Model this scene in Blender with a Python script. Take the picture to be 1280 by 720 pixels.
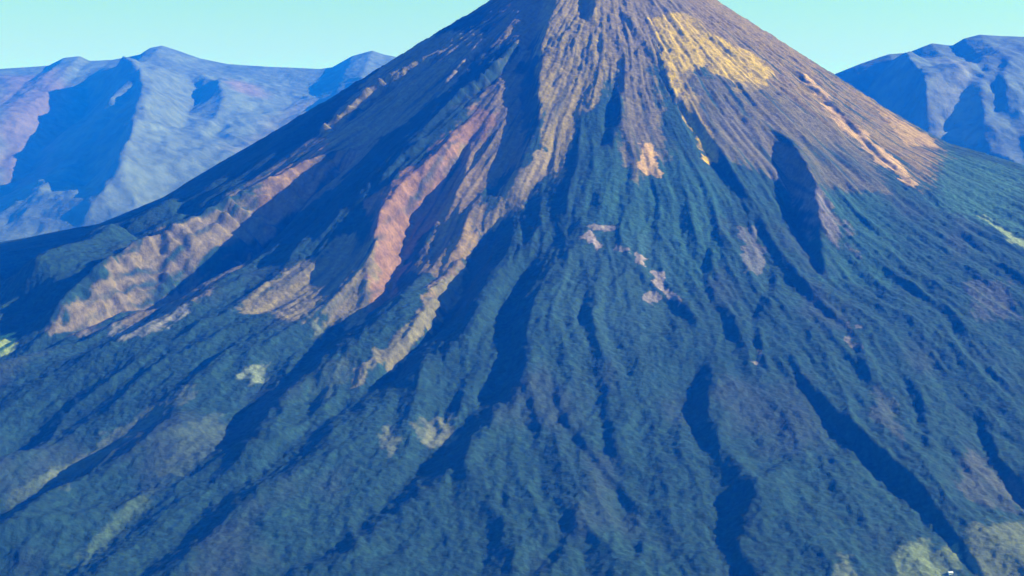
import bpy, math, random
import numpy as np

# ------------------------------------------------------------------ camera, light, exposure
scene = bpy.context.scene
for o in list(bpy.data.objects):
    bpy.data.objects.remove(o)
COL = scene.collection
W, H = 1280.0, 720.0
FPX = 2232.0                       # focal length in photo pixels
CAMZ = 2000.0                      # an aeroplane's height above the plain
PITCH = math.atan(260.0 / FPX)
cam_d = bpy.data.cameras.new('camera')
cam = bpy.data.objects.new('camera', cam_d)
COL.objects.link(cam)
cam.location = (0, 0, CAMZ)
cam.rotation_euler = (math.pi / 2 - PITCH, 0, 0)
cam_d.sensor_width = 36.0
cam_d.lens = 36.0 * FPX / W
cam_d.clip_start = 1.0
cam_d.clip_end = 400000.0
scene.camera = cam

SUN_AZ = math.radians(-4)          # how far in front of «due right» the sun stands
SUN_EL = math.radians(25)
SUN = np.array([math.cos(SUN_EL) * math.cos(SUN_AZ), -math.cos(SUN_EL) * math.sin(SUN_AZ), math.sin(SUN_EL)])
world = bpy.data.worlds.new('World')
scene.world = world
world.use_nodes = True
nt = world.node_tree
nt.nodes.clear()
sky = nt.nodes.new('ShaderNodeTexSky')
sky.sky_type = 'NISHITA'
sky.sun_disc = False
sky.sun_elevation = SUN_EL
sky.sun_rotation = math.atan2(SUN[0], SUN[1])
sky.altitude = 2000
sky.air_density = 1.6
sky.dust_density = 0.4
sky.ozone_density = 4.0
bg = nt.nodes.new('ShaderNodeBackground')
bg.inputs['Strength'].default_value = 0.068
wo = nt.nodes.new('ShaderNodeOutputWorld')
tint = nt.nodes.new('ShaderNodeMix'); tint.data_type = 'RGBA'; tint.blend_type = 'MULTIPLY'
tint.inputs['Factor'].default_value = 1.0
tint.inputs[7].default_value = (0.55, 1.0, 1.0, 1)
nt.links.new(sky.outputs[0], tint.inputs[6]); nt.links.new(tint.outputs[2], bg.inputs[0])
nt.links.new(bg.outputs[0], wo.inputs[0])

sun_d = bpy.data.lights.new('sun', 'SUN')
sun_d.energy = 5.0
sun_d.angle = math.radians(0.5)
sun_d.color = (1.0, 0.93, 0.82)
sun = bpy.data.objects.new('sun', sun_d)
COL.objects.link(sun)
from mathutils import Vector
sun.rotation_euler = Vector(SUN).to_track_quat('Z', 'Y').to_euler()
sun.location = (3000, 0, 6000)

scene.view_settings.view_transform = 'Standard'
scene.view_settings.look = 'None'
scene.view_settings.exposure = 1.2
scene.view_settings.gamma = 1.0
scene.view_settings.use_curve_mapping = False
scene.render.engine = 'CYCLES'
scene.cycles.use_denoising = True
scene.cycles.max_bounces = 4
scene.cycles.diffuse_bounces = 2
scene.cycles.volume_bounces = 0

# ------------------------------------------------------------------ noise
def _hash(ix, iy, seed):
    h = (ix.astype(np.int64) * 374761393 + iy.astype(np.int64) * 668265263 + seed * 1442695041) & 0xffffffff
    h = ((h ^ (h >> 13)) * 1274126177) & 0xffffffff
    h = h ^ (h >> 16)
    return h

def gnoise(x, y, seed=0):
    """gradient noise, about -1..1"""
    x0 = np.floor(x); y0 = np.floor(y)
    fx = x - x0; fy = y - y0
    ix = x0.astype(np.int64); iy = y0.astype(np.int64)
    u = fx * fx * fx * (fx * (fx * 6 - 15) + 10)
    v = fy * fy * fy * (fy * (fy * 6 - 15) + 10)
    def g(dx, dy):
        a = _hash(ix + dx, iy + dy, seed).astype(np.float64) * (2 * math.pi / 4294967296.0)
        return np.cos(a) * (fx - dx) + np.sin(a) * (fy - dy)
    n0 = g(0, 0) * (1 - u) + g(1, 0) * u
    n1 = g(0, 1) * (1 - u) + g(1, 1) * u
    return (n0 * (1 - v) + n1 * v) * 1.5

def fbm(x, y, oct=4, seed=0, gain=0.5):
    s = 0; a = 1.0; t = 0
    for i in range(oct):
        s = s + a * gnoise(x, y, seed + i * 17); t += a
        x = x * 2.03 + 11.3; y = y * 2.03 - 7.1; a *= gain
    return s / t

def ridged(x, y, oct=4, seed=0, gain=0.5):
    """sharp creases up, 0..1"""
    s = 0; a = 1.0; t = 0
    for i in range(oct):
        s = s + a * (1 - np.abs(gnoise(x, y, seed + i * 13)) * 1.6); t += a
        x = x * 2.1 + 5.3; y = y * 2.1 + 9.1; a *= gain
    return s / t

def sstep(a, b, x):
    t = np.clip((x - a) / (b - a), 0, 1)
    return t * t * (3 - 2 * t)

# ------------------------------------------------------------------ the cone's broad shape
AX, AY = 440.0, 8500.0
APEX = 2695.0
def drop(r, c, s):
    """fall below the apex at radius r; c = cos (right +), s = sin (towards camera +)"""
    rs = np.array([0, 500, 1000, 1250, 1600, 2100, 2450, 2700, 3300, 4200, 5200, 7000, 9500.0])
    left = np.array([0, 303, 605, 757, 965, 1255, 1400, 1450, 1560, 1790, 2070, 2420, 2690.0])
    right = np.array([0, 316, 640, 800, 1000, 1150, 1225, 1290, 1470, 1780, 2070, 2420, 2690.0])
    front = np.array([0, 305, 600, 745, 945, 1205, 1370, 1475, 1700, 1975, 2190, 2470, 2690.0])
    dl = np.interp(r, rs, left); dr = np.interp(r, rs, right); df = np.interp(r, rs, front)
    side = np.abs(c) ** 2.2
    return np.where(c < 0, dl, dr) * side + df * (1 - side)

def base(x, y):
    dx = x - AX; dy = y - AY
    r = np.sqrt(dx * dx + dy * dy) + 1e-6
    rr = np.sqrt(r * r + 60.0 ** 2)
    d = drop(rr, dx / r, -dy / r)
    z = APEX - d
    cap = 2598 + 0.16 * dx          # the summit is cut off, higher to the right
    z = np.minimum(z, cap + 0.0 * z)
    return np.maximum(z, 0.0)

CP, SP = math.cos(PITCH), math.sin(PITCH)
def rays(px, py):
    u = (np.asarray(px, float) - W / 2) / FPX; v = (H / 2 - np.asarray(py, float)) / FPX
    return u, CP + v * SP, -SP + v * CP

def hit(px, py, off=0.0, surf=base, y0=3500.0, y1=9500.0, n=900):
    """where the sight line through a spot of the photograph meets the ground"""
    dx, dy, dz = rays(px, py)
    off = np.broadcast_to(np.asarray(off, float), dx.shape)
    out = np.zeros((dx.size, 2)); ys = np.linspace(y0, y1, n)
    for i, (a, b, c, o) in enumerate(zip(dx.ravel(), dy.ravel(), dz.ravel(), off.ravel())):
        t = ys / b
        f = CAMZ + c * t - (surf(a * t, ys) + o)
        k = np.nonzero(f < 0)[0]
        if len(k) == 0:
            j = int(np.argmin(f)); tt = t[j]
        elif k[0] == 0:
            tt = t[0]
        else:
            j = k[0]; q = f[j - 1] / (f[j - 1] - f[j]); tt = t[j - 1] + (t[j] - t[j - 1]) * q
        out[i] = (a * tt, b * tt)
    return out

def smooth_line(P, per=4):
    """Catmull-Rom through rows of P"""
    P = np.asarray(P, float)
    if len(P) < 3:
        return P
    E = np.vstack([2 * P[0] - P[1], P, 2 * P[-1] - P[-2]])
    out = []
    for i in range(1, len(E) - 2):
        for t in np.arange(per) / per:
            a, b, c, d = E[i - 1], E[i], E[i + 1], E[i + 2]
            out.append(0.5 * (2 * b + (c - a) * t + (2 * a - 5 * b + 4 * c - d) * t * t + (3 * b - a - 3 * c + d) * t ** 3))
    out.append(P[-1])
    return np.array(out)

# Each spur of the volcano: (its shaded side's line down the slope as (x, y, width) in the photograph, height factor)
SPURS = [
 ([(455,172,26),(395,210,42),(335,255,64),(262,308,86),(190,345,88),(120,380,62),(60,415,22)], -1.15, 120),
 ([(608,44,12),(580,80,13),(556,108,9)], -1.3, 50),
 ([(672,25,12),(625,85,14),(590,120,15),(568,138,9)], -1.2, 50),
 ([(560,62,10),(510,92,18),(465,120,24),(428,150,20),(395,175,14)], -1.2, 60),
 ([(538,190,9),(505,215,10),(472,245,8)], -1.2, 50),
 ([(602,150,14),(560,200,30),(500,270,40),(480,330,36),(465,370,24)], -.8, 120),
 ([(600,250,20),(580,310,24),(560,350,24),(520,420,24),(450,480,20)], -.7, 120),
 ([(560,45,12),(480,90,18),(400,140,26),(330,200,36),(270,240,40)], .35, 260),
 ([(300,222,36),(230,258,44),(150,302,56),(90,345,72),(30,385,90),(-60,420,100)], .95, 300),
 ([(253,262,6),(243,275,8),(222,305,9),(206,330,9),(192,368,8)], .65, 36),
 ([(186,305,6),(170,327,8),(153,366,9),(128,402,8)], .65, 36),
 ([(292,272,6),(272,295,8),(250,330,9),(222,368,8)], .65, 36),
 ([(326,258,6),(312,282,8),(292,318,9),(270,345,7)], 0.5, 32),
 ([(150,330,6),(128,362,8),(100,402,7)], 0.5, 32),
 ([(362,228,6),(345,252,8),(325,290,8)], 0.5, 32),
 ([(400,200,6),(385,225,8),(362,258,8)], .5, 30),
 ([(232,290,5),(218,318,7),(176,385,7)], .5, 28),
 ([(530,215,5),(522,250,7),(500,300,8),(490,340,8)], .9, 30),
 ([(585,170,6),(575,215,8),(550,262,8)], 1.0, 34),
 ([(600,290,6),(575,320,8),(545,352,7),(520,372,6)], 1.0, 34),
 ([(668,15,12),(600,75,24),(548,120,40),(490,175,46),(420,235,48),(350,300,50),(280,350,44),(200,402,30),(100,440,40),(0,462,50),(-100,490,50)], .7, 260),
 ([(655,0,8),(620,42,10),(585,78,10),(560,102,6)], .7, 120),
 ([(700,-30,12),(685,5,16),(670,52,17),(664,110,18),(663,156,16),(645,200,16),(625,245,14)], 0.95, 200),
 ([(745,130,14),(735,170,16),(695,222,24),(668,265,34),(602,335,36),(580,388,28),(550,430,26),(500,470,20),(455,503,18),(417,539,20),(365,588,22),(305,622,22),(250,675,22),(205,712,20),(160,745,20)], 1.1, 300),
 ([(760,215,6),(735,262,12),(718,292,18),(686,327,26),(658,379,28),(650,420,28),(644,450,24),(638,482,22),(610,520,18),(585,555,18),(545,590,18),(489,633,20),(448,678,19),(400,708,18),(350,735,18)], 1.05, 260),
 ([(568,195,6),(545,245,9),(515,300,14),(497,352,24),(465,395,30),(425,432,26),(365,478,16),(318,518,22),(290,570,24),(243,609,20),(194,640,18),(139,685,20),(80,725,22)], 1.1, 280),
 ([(590,245,6),(562,290,8),(530,325,6)], .6, 90),
 ([(275,468,12),(215,515,28),(156,555,36),(110,590,26),(50,618,26),(0,650,38),(-60,690,40)], 1.25, 360),
 ([(130,500,8),(83,525,14),(30,552,24),(-20,575,28),(-80,600,28)], 1.2, 300),
 ([(440,478,10),(390,508,16),(350,533,20),(312,560,22)], .9, 160),
 ([(728,385,8),(738,425,16),(750,480,14),(760,540,14),(768,580,10)], .55, 160),
 ([(690,470,6),(700,520,8),(725,555,9),(770,605,9),(805,640,8)], .55, 120),
 ([(716,632,8),(706,675,10),(680,712,12),(650,745,12)], .7, 160),
 ([(806,655,8),(800,685,9),(780,720,10)], .6, 120),
 ([(897,442,7),(880,475,16),(874,515,18),(890,557,19),(918,592,20),(931,617,19),(921,648,15),(916,685,15),(935,722,18),(952,760,18)], 1.15, 240),
 ([(1000,560,8),(965,590,12),(938,610,12)], .5, 120),
 ([(985,455,6),(1012,490,12),(1040,522,18),(1073,552,24),(1112,585,20),(1150,619,20),(1178,654,15),(1207,690,11),(1227,720,9),(1242,750,9)], .85, 220),
 ([(1120,460,6),(1142,492,9),(1152,520,8),(1158,548,6)], .6, 120),
 ([(1205,500,8),(1232,535,11),(1246,572,13),(1280,608,18),(1320,650,20)], .75, 200),
 ([(965,160,10),(988,200,26),(1003,240,34),(1012,280,28),(1022,320,14),(1030,345,8)], 1.0, 150),
 ([(940,262,5),(958,295,8),(980,327,10),(1022,380,9),(1060,415,8),(1078,445,7)], .7, 110),
 ([(893,295,5),(884,340,7),(886,370,6),(910,410,8),(920,432,5)], .6, 80),
 ([(965,320,6),(966,360,8),(945,400,8),(948,434,10),(952,465,8)], .6, 90),
 ([(822,60,5),(832,100,7),(850,132,9),(876,160,10),(905,205,9),(932,248,7)], .8, 100),
 ([(768,5,5),(785,28,6),(803,55,5),(815,80,4)], .6, 60),
 ([(740,-25,11),(739,5,12),(735,27,8)], 1.6, 60),
 ([(780,70,6),(775,110,10),(765,160,14),(760,190,12)], .7, 100),
 ([(985,78,5),(1010,106,7),(1040,133,7),(1070,163,7),(1100,195,7),(1130,222,6)], .8, 110),
 ([(880,42,5),(910,65,7),(935,80,6),(965,95,5)], .6, 70),
 ([(900,110,5),(930,150,7),(960,195,7)], .6, 80),
 ([(815,225,5),(822,255,7),(815,290,6)], .5, 60),
 ([(770,310,5),(800,350,8),(850,390,8),(875,420,6)], .5, 80),
 ([(1155,240,6),(1190,280,8),(1240,325,8),(1290,365,8)], .5, 140),
 ([(1010,385,6),(1050,440,9),(1085,470,9),(1130,530,8)], .45, 120),
 ([(1150,350,6),(1190,400,9),(1215,440,9),(1270,500,8)], .5, 140),
 ([(600,420,6),(592,470,9),(570,510,10),(545,545,8)], .5, 90),
 ([(540,600,6),(530,650,9),(505,690,9),(480,725,9)], .5, 100),
 ([(620,600,6),(630,640,8),(612,690,9),(590,730,9)], .4, 100),
 ([(990,600,6),(1010,640,8),(1050,680,9),(1075,720,9)], .45, 120),
]

def seg_field(x, y, A, B, tA, tB):
    """nearest point on segment: distance, parameter, side"""
    d = B - A; L2 = d @ d + 1e-9
    t = np.clip(((x - A[0]) * d[0] + (y - A[1]) * d[1]) / L2, 0, 1)
    qx = x - (A[0] + d[0] * t); qy = y - (A[1] + d[1] * t)
    side = (d[0] * qy - d[1] * qx)
    return np.sqrt(qx * qx + qy * qy), tA + (tB - tA) * t, side

def add_spurs(x, y, z, spurs, surf, y0, y1, tanmax, sc=1.0):
    for line, hf, reach in spurs:
        P = smooth_line(line, 3)
        n = len(P)
        w = np.maximum(P[:, 2], 3.0)
        T = np.gradient(P[:, :2], axis=0); T /= np.linalg.norm(T, axis=1)[:, None] + 1e-9
        N = np.stack([T[:, 1], -T[:, 0]], 1)          # to the right / lower right of a line running down
        N *= np.where(N[:, 0:1] + 0.35 * N[:, 1:2] < 0, -1, 1)
        # height of the step from the band's width: steep enough to face away from the sun
        c0 = hit(P[:, 0], P[:, 1], 0, surf, y0, y1)
        dep = c0[:, 1]
        mpp = dep / FPX
        Hs = hf * tanmax * w * mpp
        lw = hit(P[:, 0] - N[:, 0] * w / 2, P[:, 1] - N[:, 1] * w / 2, -Hs / 2, surf, y0, y1)
        rw = hit(P[:, 0] + N[:, 0] * w / 2, P[:, 1] + N[:, 1] * w / 2, Hs / 2, surf, y0, y1)
        C = (lw + rw) / 2
        # plan half width measured across the line
        TT = np.gradient(C, axis=0); TT /= np.linalg.norm(TT, axis=1)[:, None] + 1e-9
        NN = np.stack([-TT[:, 1], TT[:, 0]], 1)       # left of travel (travel is towards the camera: = right side of the photo)
        hw = np.abs(((rw - lw) * NN).sum(1)) / 2
        hw = np.clip(hw, 0.35 * w * mpp, 1.3 * w * mpp)
        Hs = np.sign(Hs) * np.minimum(np.abs(Hs), hw * 2 * tanmax * 1.3)
        ramp = sstep(-0.01, 0.34 if reach > 240 else 0.14, np.linspace(0, 1, n)) * (1 - sstep(0.93, 1.01, np.linspace(0, 1, n)) * 0.9)
        Hs = Hs * ramp
        R = reach * sc * 2.2
        m = np.nonzero((x > C[:, 0].min() - R) & (x < C[:, 0].max() + R) & (y > C[:, 1].min() - R) & (y < C[:, 1].max() + R))[0]
        if len(m) == 0:
            continue
        xs = x[m]; ys = y[m]
        # let the line wander a little
        q = 0.22 * hw.mean()
        hm = hw.mean()
        xs, ys = (xs + 2 * q * fbm(xs / (hm * 5), ys / (hm * 5), 4, 91, .6), ys + 2 * q * fbm(xs / (hm * 5), ys / (hm * 5), 4, 92, .6))
        best = np.full(len(m), 1e12); tp = np.zeros(len(m)); sd = np.zeros(len(m))
        for i in range(n - 1):
            d, t, s = seg_field(xs, ys, C[i], C[i + 1], i, i + 1)
            k = d < best
            best[k] = d[k]; tp[k] = t[k]; sd[k] = s[k]
        ii = np.arange(n)
        hwv = np.interp(tp, ii, hw); Hv = np.interp(tp, ii, Hs)
        u = np.where(sd > 0, best, -best)
        core = np.clip(u / hwv, -1, 1)
        over = np.maximum(np.abs(u) - hwv, 0)
        rl = np.minimum(reach * sc, 6 * hwv + 30)
        dec = np.where(u > 0, np.exp(-over / (0.55 * rl)), np.exp(-over / (0.5 * rl)))
        # fade beyond the ends of the line
        z[m] += Hv / 2 * core * dec * (1 - sstep(1.2, 2.2, over / (reach * sc)))
        if hf < 0:                                     # an open scarp is furrowed by gullies running down it
            arc = np.concatenate([[0], np.cumsum(np.linalg.norm(np.diff(C, axis=0), axis=1))])
            av = np.interp(tp, ii, arc) + 0.75 * u + 60 * fbm(xs / 160, ys / 160, 2, 95)
            rb = ridged(av / 88, u / 700, 3, 96, .5) - .5
            z[m] += -hf * 58 * rb * (1 - sstep(.75, 1.15, np.abs(u) / hwv)) * np.minimum(1, np.abs(Hv) / 40)
    return z

# ------------------------------------------------------------------ paint regions: polygons of the photograph laid on the ground
def region(poly, surf=base, y0=3500., y1=9500.):
    P = np.asarray(poly, float)
    return hit(P[:, 0], P[:, 1], 0, surf, y0, y1)

def in_poly(x, y, P, soft):
    """signed soft membership 0..1 with edge softness in metres"""
    inside = np.zeros(x.shape, bool); dmin = np.full(x.shape, 1e12)
    n = len(P)
    for i in range(n):
        A = P[i]; B = P[(i + 1) % n]
        cond = ((A[1] > y) != (B[1] > y))
        with np.errstate(divide='ignore', invalid='ignore'):
            xi = (B[0] - A[0]) * (y - A[1]) / (B[1] - A[1] + 1e-12) + A[0]
        inside ^= cond & (x < xi)
        d, _, _ = seg_field(x, y, A, B, 0, 1)
        dmin = np.minimum(dmin, d)
    s = np.where(inside, dmin, -dmin)
    return sstep(-soft, soft, s)

def blend(c, m, col, k=1.0):
    m = (m * k)[:, None]
    c *= (1 - m); c += m * np.asarray(col)[None, :]

# ------------------------------------------------------------------ meshes
def grid_mesh(name, xs, ys, zfun, material, smooth=True):
    X, Y = np.meshgrid(xs, ys)
    nx, ny = len(xs), len(ys)
    x = X.ravel(); y = Y.ravel()
    z, col = zfun(x, y, nx, ny)
    me = bpy.data.meshes.new(name)
    co = np.stack([x, y, z], 1).astype(np.float32)
    idx = np.arange(nx * ny).reshape(ny, nx)
    quads = np.stack([idx[:-1, :-1], idx[:-1, 1:], idx[1:, 1:], idx[1:, :-1]], -1).reshape(-1, 4).astype(np.int32)
    me.vertices.add(len(co)); me.vertices.foreach_set('co', co.ravel())
    me.loops.add(quads.size); me.loops.foreach_set('vertex_index', quads.ravel())
    me.polygons.add(len(quads))
    me.polygons.foreach_set('loop_start', np.arange(0, quads.size, 4, dtype=np.int32))
    me.polygons.foreach_set('use_smooth', np.ones(len(quads), bool))
    me.update(calc_edges=True)
    if col is not None:
        ca = me.color_attributes.new('ground_cover', 'FLOAT_COLOR', 'POINT')
        ca.data.foreach_set('color', np.hstack([col, np.ones((len(col), 1))]).astype(np.float32).ravel())
    me.materials.append(material)
    o = bpy.data.objects.new(name, me)
    COL.objects.link(o)
    return o

def axis(lo, f0, f1, hi, step, grow=1.09, smax=400):
    mid = list(np.arange(f0, f1 + step, step))
    a = []; p = mid[0]; s = step
    while p > lo:
        s = min(s * grow, smax); p -= s; a.append(p)
    b = []; p = mid[-1]; s = step
    while p < hi:
        s = min(s * grow, smax); p += s; b.append(p)
    return np.array(a[::-1] + mid + b)

def cover_material(name, fine, bump, rough=0.95):
    m = bpy.data.materials.new(name); m.use_nodes = True
    t = m.node_tree; t.nodes.clear()
    N = t.nodes.new; L = t.links.new
    out = N('ShaderNodeOutputMaterial'); bs = N('ShaderNodeBsdfPrincipled')
    bs.inputs['Roughness'].default_value = rough
    bs.inputs['Specular IOR Level'].default_value = 0.1
    at = N('ShaderNodeVertexColor'); at.layer_name = 'ground_cover'
    tc = N('ShaderNodeTexCoord')
    n1 = N('ShaderNodeTexNoise'); n1.inputs['Scale'].default_value = 1 / fine; n1.inputs['Detail'].default_value = 5; n1.inputs['Roughness'].default_value = 0.65
    L(tc.outputs['Object'], n1.inputs['Vector'])
    mr = N('ShaderNodeMapRange'); mr.inputs['From Min'].default_value = 0.3; mr.inputs['From Max'].default_value = 0.7
    mr.inputs['To Min'].default_value = 0.62; mr.inputs['To Max'].default_value = 1.38
    L(n1.outputs['Fac'], mr.inputs['Value'])
    mx = N('ShaderNodeMix'); mx.data_type = 'RGBA'; mx.blend_type = 'MULTIPLY'; mx.inputs['Factor'].default_value = 1
    L(at.outputs['Color'], mx.inputs[6]); L(mr.outputs[0], mx.inputs[7])
    L(mx.outputs[2], bs.inputs['Base Color'])
    bp = N('ShaderNodeBump'); bp.inputs['Strength'].default_value = 0.7; bp.inputs['Distance'].default_value = bump
    n2 = N('ShaderNodeTexNoise'); n2.inputs['Scale'].default_value = 1 / (fine * 0.7); n2.inputs['Detail'].default_value = 4
    L(tc.outputs['Object'], n2.inputs['Vector'])
    L(n2.outputs['Fac'], bp.inputs['Height']); L(bp.outputs[0], bs.inputs['Normal'])
    L(bs.outputs[0], out.inputs['Surface'])
    return m

# ------------------------------------------------------------------ the volcano
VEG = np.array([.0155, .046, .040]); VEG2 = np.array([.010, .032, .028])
TEAL = np.array([.018, .058, .048])
GREY = np.array([.135, .105, .040])

def volcano_z(x, y, nx, ny):
    z = base(x, y)
    def blur(a, k):
        a = a.reshape(ny, nx)
        for _ in range(2):
            for ax in (0, 1):
                p = np.concatenate([np.repeat(np.take(a, [0], ax), k + 1, ax), a, np.repeat(np.take(a, [-1], ax), k, ax)], ax)
                cs = np.cumsum(p, ax)
                a = (np.take(cs, np.arange(2 * k + 1, cs.shape[ax]), ax) - np.take(cs, np.arange(0, cs.shape[ax] - 2 * k - 1), ax)) / (2 * k + 1)
        return a.ravel()
    big_s = [q for q in SPURS if q[2] >= 240]; small_s = [q for q in SPURS if q[2] < 240]
    z = z + blur(add_spurs(x, y, np.zeros_like(z), big_s, base, 3500., 9500., 1.12), 3)
    z = z + blur(add_spurs(x, y, np.zeros_like(z), small_s, base, 3500., 9500., 1.0), 1)
    dx = x - AX; dy = y - AY
    r = np.sqrt(dx * dx + dy * dy) + 1e-6
    th = np.arctan2(dx, -dy)
    up = 1 - sstep(1100, 1900, r)          # bare upper cone
    rim = sstep(60, 900, r) * .8 + .2 * sstep(40, 200, r)
    # radial gullies; the count doubles down the slope
    wob = 0.022 * fbm(x / 700, y / 700, 2, 5)
    g = 0
    for k, (num, r0, r1, amp) in enumerate([(26, 150, 2600, 9), (60, 400, 4200, 9), (120, 1000, 6000, 6)]):
        a = (th + wob * (1 + 0.3 * k)) * num / (2 * math.pi) * 2
        nn = ridged(a, r / 900 + 3 * k, 2, 31 + k)
        g = g + amp * (nn - 0.45) * sstep(r0 * .6, r0 * 1.4, r) * (1 - sstep(r1 * .7, r1, r))
    z = z + g * rim
    # fine streaks on the bare cone
    a = (th + wob) * 46
    z = z + up * rim * 8 * (ridged((th + 1.6 * wob) * 17, r / 260, 4, 79, .6) - .5)
    z = z + up * rim * 3 * (ridged(a, r / 420, 3, 77) - .5)
    z = z + up * rim * 12 * fbm(x / 60, y / 60, 4, 78, .6)
    # branching ridgelets and forest floor below
    wx = x + 50 * fbm(x / 300, y / 300, 2, 40); wy = y + 50 * fbm(x / 300, y / 300, 2, 41)
    lowm = sstep(1200, 2200, r) * (1 - .75 * sstep(-.95, -1.15, th) * (1 - sstep(3300, 3900, r)))
    aw = th + .08 * fbm(x / 1200, y / 1200, 2, 44) + .012 * fbm(x / 250, y / 250, 2, 45)
    z = z + lowm * (30 + 22 * sstep(-.1, -.6, th)) * (ridged(aw * 9, r / 1500, 2, 46, .45) - .5)
    z = z + lowm * 11 * (ridged(aw * 22, r / 700, 3, 47, .5) - .5)
    z = z + lowm * 9 * (ridged(wx / 260, wy / 300, 4, 50, .5) - .5)
    z = z + lowm * 7.5 * fbm(x / 30, y / 30, 4, 60, .7)
    z = np.maximum(z, 0.4 * sstep(6000, 9000, r) * 0 + 0.5)

    # ---- cover
    n = len(x)
    c = np.empty((n, 3))
    big = fbm(x / 420, y / 420, 4, 7)[:, None]
    c[:] = VEG + (VEG2 - VEG) * (big * .5 + .5)
    c[:] *= 1 + 0.40 * fbm(x / 55, y / 55, 3, 8)[:, None] + 0.55 * fbm(x / 15, y / 15, 2, 9)[:, None]
    # purple-brown scrub tint drifting over the lower slopes
    pb = sstep(.05, .5, fbm(x / 300 + 9, y / 500, 3, 13))
    blend(c, pb, (.034, .046, .048), .5)
    jx = x + 45 * fbm(x / 80, y / 80, 3, 20); jy = y + 45 * fbm(x / 80, y / 80, 3, 21)
    a = (th + wob)
    streak = fbm(a * 40, r / 500, 3, 24)
    streakf = fbm(a * 95, r / 300, 3, 25)
    rag = fbm(x / 30, y / 30, 4, 27, .65) + 1.1 * streakf + .6 * streak
    Zg = z.reshape(ny, nx); gx = x[:nx]; gy = y[::nx]
    def top(a, b):
        b = np.broadcast_to(b, a.shape)
        ix = np.clip(np.searchsorted(gx, a) - 1, 0, nx - 2); iy = np.clip(np.searchsorted(gy, b) - 1, 0, ny - 2)
        fx = (a - gx[ix]) / (gx[ix + 1] - gx[ix]); fy = (b - gy[iy]) / (gy[iy + 1] - gy[iy])
        return (Zg[iy, ix] * (1 - fx) + Zg[iy, ix + 1] * fx) * (1 - fy) + (Zg[iy + 1, ix] * (1 - fx) + Zg[iy + 1, ix + 1] * fx) * fy
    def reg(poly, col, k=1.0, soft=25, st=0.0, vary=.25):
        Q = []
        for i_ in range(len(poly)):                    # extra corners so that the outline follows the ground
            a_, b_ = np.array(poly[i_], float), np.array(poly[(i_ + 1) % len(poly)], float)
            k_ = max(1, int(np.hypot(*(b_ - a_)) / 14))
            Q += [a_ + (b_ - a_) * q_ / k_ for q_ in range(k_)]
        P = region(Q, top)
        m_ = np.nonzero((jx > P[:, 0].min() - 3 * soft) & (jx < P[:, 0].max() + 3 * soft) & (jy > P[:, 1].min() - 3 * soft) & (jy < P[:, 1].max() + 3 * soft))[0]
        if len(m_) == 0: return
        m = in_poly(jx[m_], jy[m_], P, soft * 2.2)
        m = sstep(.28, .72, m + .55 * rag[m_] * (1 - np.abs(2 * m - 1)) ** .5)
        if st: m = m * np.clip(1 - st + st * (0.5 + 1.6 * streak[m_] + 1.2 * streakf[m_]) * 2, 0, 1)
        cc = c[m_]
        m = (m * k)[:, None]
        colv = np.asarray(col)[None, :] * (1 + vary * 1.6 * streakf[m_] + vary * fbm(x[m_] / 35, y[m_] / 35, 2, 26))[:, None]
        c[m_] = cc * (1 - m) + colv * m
    # upper cone: grey-brown ash where vegetation gives out
    calm = sstep(-.75, -1.0, th) * (1 - sstep(3200, 3600, r))
    edge = 820 - 420 * sstep(-.55, -1.0, th) + 160 * np.cos(th * 2) + 330 * streak + 170 * streakf + 380 * sstep(.5, 1.4, th) + 260 * sstep(-.5, -1.3, th)
    bare = 1 - sstep(-90, 160, r - edge)
    blend(c, bare, GREY, .92)
    c *= (1 + .35 * streakf * bare)[:, None]
    reg([(728,115),(752,92),(790,80),(800,150),(800,195),(735,215),(700,175)], VEG, .92, 25, .2)
    reg([(655,45),(665,70),(600,125),(568,142),(566,132),(620,80)], (.15,.125,.055), .9, 12, .3)
    reg([(600,42),(610,50),(566,108),(552,108)], (.18,.15,.115), .9, 8, .2)
    reg([(640,70),(668,120),(655,200),(600,240),(550,225),(575,150)], (.14,.105,.045), .85, 25, .5)
    reg([(625,52),(560,112),(500,160),(425,205),(330,280),(250,345),(300,338),(420,268),(470,238),(520,200),(590,135),(650,60)], VEG2, .95, 14, .1)  # dark vegetation colour along the shaded ravine, deepening its shade
    reg([(600,18),(520,72),(430,125),(330,190),(240,240),(250,262),(330,222),(420,165),(500,100),(600,28)], VEG2, .9, 14, .2)  # likewise below the left skyline: shade strengthened by a dark cover colour
    reg([(690,0),(662,60),(650,110),(655,160),(668,160),(678,110),(682,60),(702,0)], VEG2, .8, 12, .2)  # dark strip on the gully's shaded side, shade put into the colour
    # teal grass slopes
    reg([(745,190),(800,170),(860,190),(900,240),(900,330),(870,370),(800,330),(745,290),(735,240)], TEAL, .9, 60)
    reg([(1030,240),(1090,235),(1120,300),(1100,360),(1040,350),(1025,290)], TEAL, .8, 60)
    reg([(700,300),(830,300),(850,400),(800,470),(700,430)], (.022,.055,.05), .6, 80)
    reg([(1165,185),(1280,215),(1280,300),(1180,260)], (.03,.085,.06), .7, 60)
    # scarps and bare faces
    reg([(455,150),(400,170),(330,215),(260,260),(170,305),(110,365),(55,412),(100,420),(190,398),(250,372),(300,335),(330,300),(400,245),(450,205),(480,165)], (.125,.104,.062), 1, 16, .8)
    reg([(330,225),(430,165),(470,165),(440,205),(330,290),(315,260)], (.17,.105,.05), .8, 14, .5)
    reg([(605,130),(560,170),(510,215),(460,250),(462,320),(455,395),(490,375),(508,320),(550,270),(575,220),(625,150)], (.16,.092,.05), 1, 14, .45)
    reg([(575,180),(600,170),(605,250),(590,310),(575,350),(555,395),(500,440),(430,490),(455,455),(520,400),(545,345),(510,340),(540,290)], (.16,.115,.045), 1, 12, .35)
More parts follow.
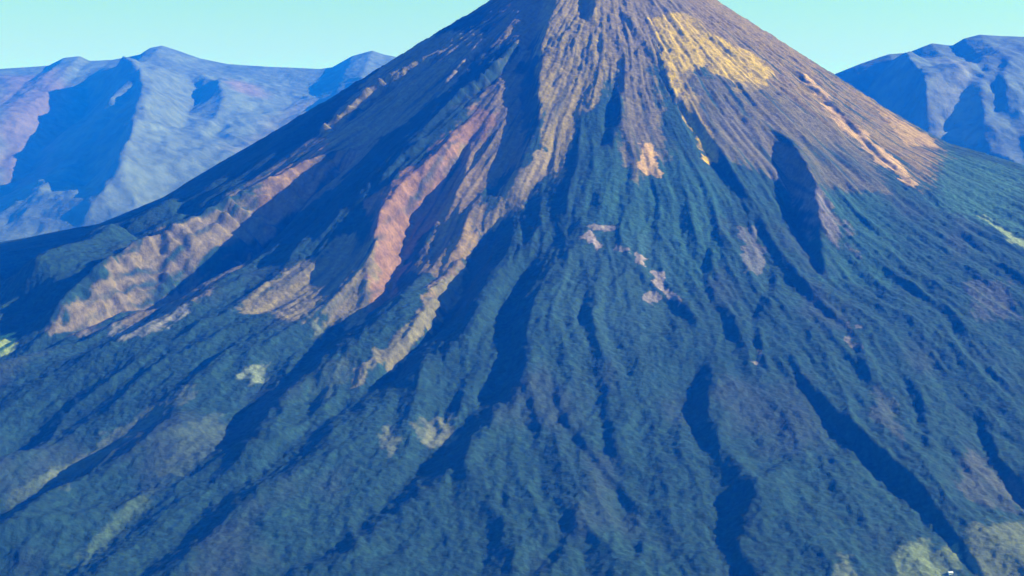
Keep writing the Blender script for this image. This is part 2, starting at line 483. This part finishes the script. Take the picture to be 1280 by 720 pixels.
    reg([(445,290),(400,315),(350,345),(290,388),(380,400),(450,405),(470,340),(462,300)], (.15,.125,.055), .95, 22, .4)
    reg([(560,340),(585,330),(575,370),(550,400),(470,465),(430,490),(460,450),(520,400)], (.11,.11,.055), .8, 12, .3)
    reg([(640,215),(680,190),(700,200),(660,250),(615,290),(600,290)], (.19,.145,.06), .9, 10, .4)
    reg([(500,60),(560,40),(600,40),(560,110),(500,160),(420,190),(400,165),(440,120)], (.16,.135,.06), .9, 15, .5)
    reg([(680,0),(700,-40),(780,-40),(800,30),(770,90),(720,150),(700,230),(675,150),(670,60)], (.175,.135,.035), 1, 20, .25)
    reg([(745,-50),(880,-30),(840,20),(815,60),(830,200),(790,230),(770,100)], (.135,.108,.05), .9, 30, .3)
    reg([(880,-30),(960,30),(1060,105),(1165,172),(1175,190),(1150,232),(1080,190),(960,160),(900,100),(860,20)], (.15,.108,.03), 1, 60, .6)
    reg([(815,25),(835,12),(860,18),(900,48),(945,70),(965,90),(960,112),(925,118),(905,95),(880,80),(862,95),(880,150),(900,200),(885,205),(850,130),(825,70)], (.34,.235,.01), 1, 12, .3)
    reg([(1000,92),(1015,98),(1060,150),(1105,185),(1150,232),(1135,232),(1090,195),(1040,150)], (.36,.23,.09), .9, 7, .3)
    reg([(1090,130),(1165,172),(1172,186),(1130,180)], (.28,.18,.05), .8, 8, .2)
    reg([(800,178),(815,180),(828,218),(808,222),(797,205)], (.40,.25,.09), 1, 3, 0)
    reg([(900,120),(960,165),(1030,240),(1070,320),(1040,300),(960,210),(900,170)], (.15,.125,.125), .8, 25, .4)
    reg([(850,90),(960,108),(1080,185),(1110,240),(1040,235),(960,215),(900,195),(860,140)], (.09,.08,.04), .85, 35, .6)
    # slips and scars
    for P_, k_ in (([(722,296),(735,290),(748,302),(742,309)], .9), ([(735,283),(772,281),(772,287),(738,290)], .7), ([(790,312),(808,322),(804,328),(790,322)], .9),
                   ([(812,335),(822,338),(852,378),(848,384),(815,352)], .75), ([(806,360),(825,370),(815,382),(804,374)], .6), ([(925,283),(945,285),(958,330),(950,350),(930,340)], .3),
                   ([(1062,405),(1070,410),(1072,440),(1064,430)], .5), ([(945,435),(950,436),(949,457),(944,455)], .6), ([(770,306),(784,310),(784,316),(770,312)],.7)):
        reg(P_, (.24,.19,.18), k_, 3, .3)
    # meadows and clearings
    for P_, col_, k_ in (([(1125,700),(1135,678),(1160,674),(1190,692),(1200,715),(1195,740),(1130,740)], (.115,.15,.07), .85),
                   ([(1205,668),(1240,655),(1290,650),(1290,745),(1225,740),(1212,700)], (.095,.115,.06), .8),
                   ([(1040,705),(1060,700),(1070,720),(1050,735)], (.12,.15,.08), .8),
                   ([(-20,418),(10,415),(18,430),(5,445),(-20,445)], (.26,.32,.10), 1),
                   ([(1225,270),(1240,278),(1262,300),(1285,310),(1285,300),(1255,288)], (.19,.24,.10), .8),
                   ([(520,528),(560,518),(573,545),(560,562),(530,560)], (.14,.15,.085), .8),
                   ([(472,545),(488,535),(500,555),(485,570)], (.12,.14,.08), .7),
                   ([(385,405),(405,402),(410,415),(395,424)], (.14,.16,.09), .8),
                   ([(300,470),(338,450),(330,470),(310,482)], (.2,.24,.14), .7),
                   ([(150,645),(185,612),(192,630),(170,665),(120,700),(85,712),(110,680)], (.06,.10,.05), .6),
                   ([(380,470),(430,440),(450,455),(410,500),(380,500)], (.06,.085,.05), .6),
                   ([(10,620),(60,585),(100,570),(60,610),(0,650)], (.06,.09,.05), .6),
                   ([(230,535),(275,520),(280,555),(240,590),(200,600)], (.05,.075,.05), .6),
                   ([(60,600),(110,560),(240,480),(250,490),(130,570),(80,610)], (.09,.11,.07), .6),
                   ([(140,410),(225,385),(240,388),(200,412),(150,425)], (.19,.18,.15), .8),
                   ([(1210,560),(1280,620),(1280,650),(1200,620)], (.09,.09,.08), .4),
                   ([(1100,480),(1140,540),(1130,560),(1090,520)], (.08,.085,.07), .4),
                   ([(1210,350),(1260,350),(1270,400),(1220,400)], (.08,.08,.08), .5)):
        reg(P_, col_, k_, 20, .3)
    return z, np.clip(c, .008, .85)

vx = axis(-9500, -2350, 2900, 9500, 5.2)
vy = axis(700, 4300, 8900, 16500, 5.2)
mat_volcano = cover_material('volcano_cover', 15.0, 4.0)
volcano = grid_mesh('volcano_slopes', vx, vy, volcano_z, mat_volcano)
volcano['kind'] = 'structure'

# ------------------------------------------------------------------ far ranges
def range_builder(crest, foot_y, crest_y, zfoot, spurs, seed, regions, amp, tan):
    cx = np.array([p[0] for p in crest], float); cy = np.array([p[1] for p in crest], float)
    dx, dy, dz = rays(cx, cy)
    t = crest_y / dy
    wxs = dx * t; wz = CAMZ + dz * t
    def surf(x, y):
        xc = x * crest_y / np.maximum(y, 1.0)          # the crest keeps its height along lines of fall
        zc = np.interp(x, wxs, wz)
        u = np.clip((y - foot_y) / (crest_y - foot_y), -1, 1)
        back = np.clip((y - crest_y) / (crest_y - foot_y), 0, 1)
        f = np.clip(u, 0, 1) ** 0.92
        return np.where(y < crest_y, zfoot + (zc - zfoot) * f, zc - (zc - zfoot) * back * 1.1)
    def fun(x, y, nx, ny):
        z = surf(x, y)
        u = np.clip((y - foot_y) / (crest_y - foot_y), 0, 1)
        z = add_spurs(x, y, z, spurs, surf, foot_y, crest_y, tan, 6.0)
        env = np.sin(np.clip(u, 0, 1) * math.pi) ** .5
        wx = x + 500 * fbm(x / 1500, y / 1500, 3, seed); wy = y + 500 * fbm(x / 1500, y / 1500, 3, seed + 1)
        z = z + env * amp * (ridged(wx / 1900, wy / 3300, 7, seed + 2, .5) - .5)
        z = z + (.15 + .85 * env) * amp * .07 * fbm(x / 260, y / 260, 3, seed + 6)
        z = np.where((u <= 0) & (y < foot_y), -60, z)
        c = np.empty((len(x), 3)); c[:] = (.070, .095, .082)
        c *= (1 + .5 * fbm(x / 900, y / 900, 4, seed + 3))[:, None]
        for poly, col, k in regions:
            m = in_poly(x + 200 * fbm(x / 700, y / 700, 3, seed + 8), y, region(poly, surf, foot_y, crest_y), 160)
            blend(c, m, col, k)
        return z, np.clip(c, .01, .8)
    return fun

LEFT_CREST = [(-900,120),(-500,95),(-200,90),(0,86),(60,82),(80,72),(100,70),(112,76),(140,75),(175,68),(188,60),(203,57),(225,64),(250,73),(285,80),(330,83),(400,86),(415,84),(440,70),(465,63),(480,68),(500,72),(560,90),(700,110),(1000,150)]
LEFT_SPURS = [
 ([(120,84,30),(130,120,70),(115,165,90),(90,215,95),(50,260,90),(0,300,70)], 1.0, 160),
 ([(190,85,12),(180,130,20),(160,165,30),(140,200,50),(130,260,50)], .8, 120),
 ([(240,95,14),(262,130,34),(245,165,20),(225,195,24),(190,205,30),(150,240,50)], .8, 120),
 ([(20,150,14),(10,175,12),(0,210,14)], .7, 100),
 ([(345,140,8),(300,160,10),(260,190,10),(210,240,10)], .6, 90),
 ([(400,110,10),(350,150,12),(320,170,10)], .5, 90),
]
mat_range = cover_material('range_cover', 160.0, 30.0)
fun = range_builder(LEFT_CREST, 15500., 25000., 0., LEFT_SPURS, 300,
   [([(0,95),(70,85),(90,120),(60,190),(0,230)], (.12,.085,.075), .7),
    ([(285,100),(330,110),(325,125),(285,125)], (.18,.12,.11), .6),
    ([(200,90),(240,100),(250,150),(230,185),(160,190),(180,150)], (.075,.10,.075), .7),
    ([(380,120),(430,120),(330,200),(280,200)], (.12,.115,.11), .5)], 230., .85)
left = grid_mesh('distant_mountains', axis(-22000, -8200, -200, 3500, 27, 1.08, 500), axis(15400, 15500, 25600, 34000, 32, 1.1, 500), fun, mat_range)
left['kind'] = 'structure'

RIGHT_CREST = [(700,200),(900,150),(1000,112),(1040,94),(1075,80),(1110,68),(1135,66),(1165,54),(1190,57),(1205,48),(1225,43),(1250,45),(1280,46),(1400,40),(1600,70),(2000,95),(2600,120)]
RIGHT_SPURS = [
 ([(1110,75,20),(1110,100,60),(1120,130,80),(1130,170,80)], .9, 150),
 ([(1250,70,8),(1225,88,12),(1190,105,16),(1160,125,16),(1140,150,14)], .8, 70),
 ([(1222,110,12),(1217,150,22),(1215,190,20)], .7, 70),
 ([(1262,80,8),(1250,110,10),(1255,160,12)], .5, 70),
]
fun2 = range_builder(RIGHT_CREST, 11500., 17500., 0., RIGHT_SPURS, 500,
   [([(1180,90),(1240,70),(1225,95),(1190,105)], (.2,.2,.18), .6),
    ([(1190,110),(1215,105),(1210,190),(1160,170)], (.19,.19,.18), .6)], 270., .9)
right = grid_mesh('distant_hills', axis(500, 2300, 6200, 16500, 22, 1.09, 500), axis(11400, 11500, 18000, 24000, 25, 1.1, 500), fun2, mat_range)
right['kind'] = 'structure'

# ------------------------------------------------------------------ the plain
def plain_fun(x, y, nx, ny):
    r = np.sqrt((x - AX) ** 2 + (y - AY) ** 2)
    c = np.empty((len(x), 3)); c[:] = (.06, .09, .055)
    c *= (1 + .6 * fbm(x / 1800, y / 1800, 4, 801))[:, None]
    blend(c, sstep(.15, .3, fbm(x / 900, y / 900, 2, 803)), (.2, .2, .11), .6)
    return np.zeros(len(x)) - 2.0, c
mat_plain = cover_material('plain_cover', 300.0, 8.0)
plain = grid_mesh('ground', axis(-150000, -20000, 20000, 150000, 400, 1.2, 9000), axis(-60000, -10000, 30000, 190000, 400, 1.2, 9000), plain_fun, mat_plain)
plain['kind'] = 'structure'

# ------------------------------------------------------------------ the white house in the clearing
def plain_mat(name, col, rough=.8):
    m = bpy.data.materials.new(name); m.use_nodes = True
    b = m.node_tree.nodes['Principled BSDF']; b.inputs['Roughness'].default_value = rough
    n = m.node_tree.nodes.new('ShaderNodeTexNoise'); n.inputs['Scale'].default_value = 1.3; n.inputs['Detail'].default_value = 4
    tc = m.node_tree.nodes.new('ShaderNodeTexCoord'); m.node_tree.links.new(tc.outputs['Object'], n.inputs['Vector'])
    r = m.node_tree.nodes.new('ShaderNodeValToRGB')
    r.color_ramp.elements[0].color = tuple(c * .85 for c in col) + (1,); r.color_ramp.elements[1].color = tuple(min(1, c * 1.08) for c in col) + (1,)
    m.node_tree.links.new(n.outputs['Fac'], r.inputs[0]); m.node_tree.links.new(r.outputs[0], b.inputs['Base Color'])
    return m

def mesh_obj(name, verts, faces, mat, parent):
    me = bpy.data.meshes.new(name); me.from_pydata(verts, [], faces); me.update(); me.materials.append(mat)
    o = bpy.data.objects.new(name, me); COL.objects.link(o); o.parent = parent; return o

def boxvf(x0, x1, y0, y1, z0, z1, V, F):
    b = len(V)
    V += [(x, y, z) for x in (x0, x1) for y in (y0, y1) for z in (z0, z1)]
    F += [tuple(b + i for i in f) for f in [(0,1,3,2),(4,6,7,5),(0,4,5,1),(2,3,7,6),(0,2,6,4),(1,5,7,3)]]

def ground_at(px, py):
    bpy.context.view_layer.update()
    dx, dy, dz = rays(px, py)
    ok, loc, nor, idx = volcano.ray_cast(Vector((0, 0, CAMZ)), Vector((float(dx), float(dy), float(dz))).normalized())
    return loc

def house(px, py):
    p = ground_at(px, py)
    t = bpy.data.objects.new('house', None); COL.objects.link(t)
    t.location = p; t.rotation_euler = (0, 0, math.radians(12))
    t['label'] = 'small white house in the pale green clearing at the foot of the slope'; t['category'] = 'house'
    white = plain_mat('whitewash', (.8, .8, .78)); tin = plain_mat('pale_tin_roof', (.74, .76, .76), .45)
    wood = plain_mat('dark_wood', (.10, .07, .05)); gl = plain_mat('window_glass', (.04, .05, .06), .1)
    L2, W2, h = 5.6, 3.6, 3.4
    V, F = [], []
    boxvf(-L2, L2, -W2, W2, -5, h, V, F)
    b = len(V); V += [(-L2, -W2, h + .002), (-L2, W2, h + .002), (-L2, 0, h + 2.4), (L2, -W2, h + .002), (L2, W2, h + .002), (L2, 0, h + 2.4)]
    F += [(b, b + 1, b + 2), (b + 3, b + 5, b + 4)]
    mesh_obj('wall', V, F, white, t)
    V = []; F = []
    for s in (-1, 1):
        b = len(V); e = .8; sl = 2.4 / W2
        V += [(-L2 - e, 0, h + 2.65), (L2 + e, 0, h + 2.65), (L2 + e, s * (W2 + e), h + .25 - e * sl), (-L2 - e, s * (W2 + e), h + .25 - e * sl),
              (-L2 - e, 0, h + 2.45), (L2 + e, 0, h + 2.45), (L2 + e, s * (W2 + e), h + .05 - e * sl), (-L2 - e, s * (W2 + e), h + .05 - e * sl)]
        F += [tuple(b + i for i in f) for f in [(0,1,2,3),(4,7,6,5),(0,4,5,1),(2,6,7,3),(0,3,7,4),(1,5,6,2)]]
    mesh_obj('roof', V, F, tin, t)
    V = []; F = []; boxvf(-.55, .55, -W2 - .08, -W2 + .1, 0, 2.2, V, F); mesh_obj('door', V, F, wood, t)
    for wx in (-4, -2.2, 2.2, 4):
        V = []; F = []; boxvf(wx - .6, wx + .6, -W2 - .06, -W2 + .1, 1.0, 2.3, V, F); w = mesh_obj('window', V, F, wood, t)
        V = []; F = []; boxvf(wx - .48, wx + .48, -W2 - .09, -W2 - .05, 1.12, 2.18, V, F); mesh_obj('pane', V, F, gl, w)
    return t
house(1188, 717)

# ------------------------------------------------------------------ haze
def box_mesh(name, lo, hi):
    v = [(x, y, z) for x in (lo[0], hi[0]) for y in (lo[1], hi[1]) for z in (lo[2], hi[2])]
    f = [(0,1,3,2),(4,6,7,5),(0,4,5,1),(2,3,7,6),(0,2,6,4),(1,5,7,3)]
    me = bpy.data.meshes.new(name); me.from_pydata(v, [], f); me.update()
    o = bpy.data.objects.new(name, me); COL.objects.link(o); return o
haze = box_mesh('haze', (-151000, -61000, -61), (151000, 191000, 2850))
haze['kind'] = 'stuff'
m = bpy.data.materials.new('blue_air'); m.use_nodes = True
t = m.node_tree; t.nodes.clear()
out = t.nodes.new('ShaderNodeOutputMaterial'); pv = t.nodes.new('ShaderNodeVolumePrincipled')
pv.inputs['Color'].default_value = (0.0, 0.13, 1.0, 1)
pv.inputs['Absorption Color'].default_value = (1, 1, 1, 1)
pv.inputs['Density'].default_value = 1 / 18500.0
pv.inputs['Anisotropy'].default_value = 0.0
t.links.new(pv.outputs[0], out.inputs['Volume'])
haze.data.materials.append(m)
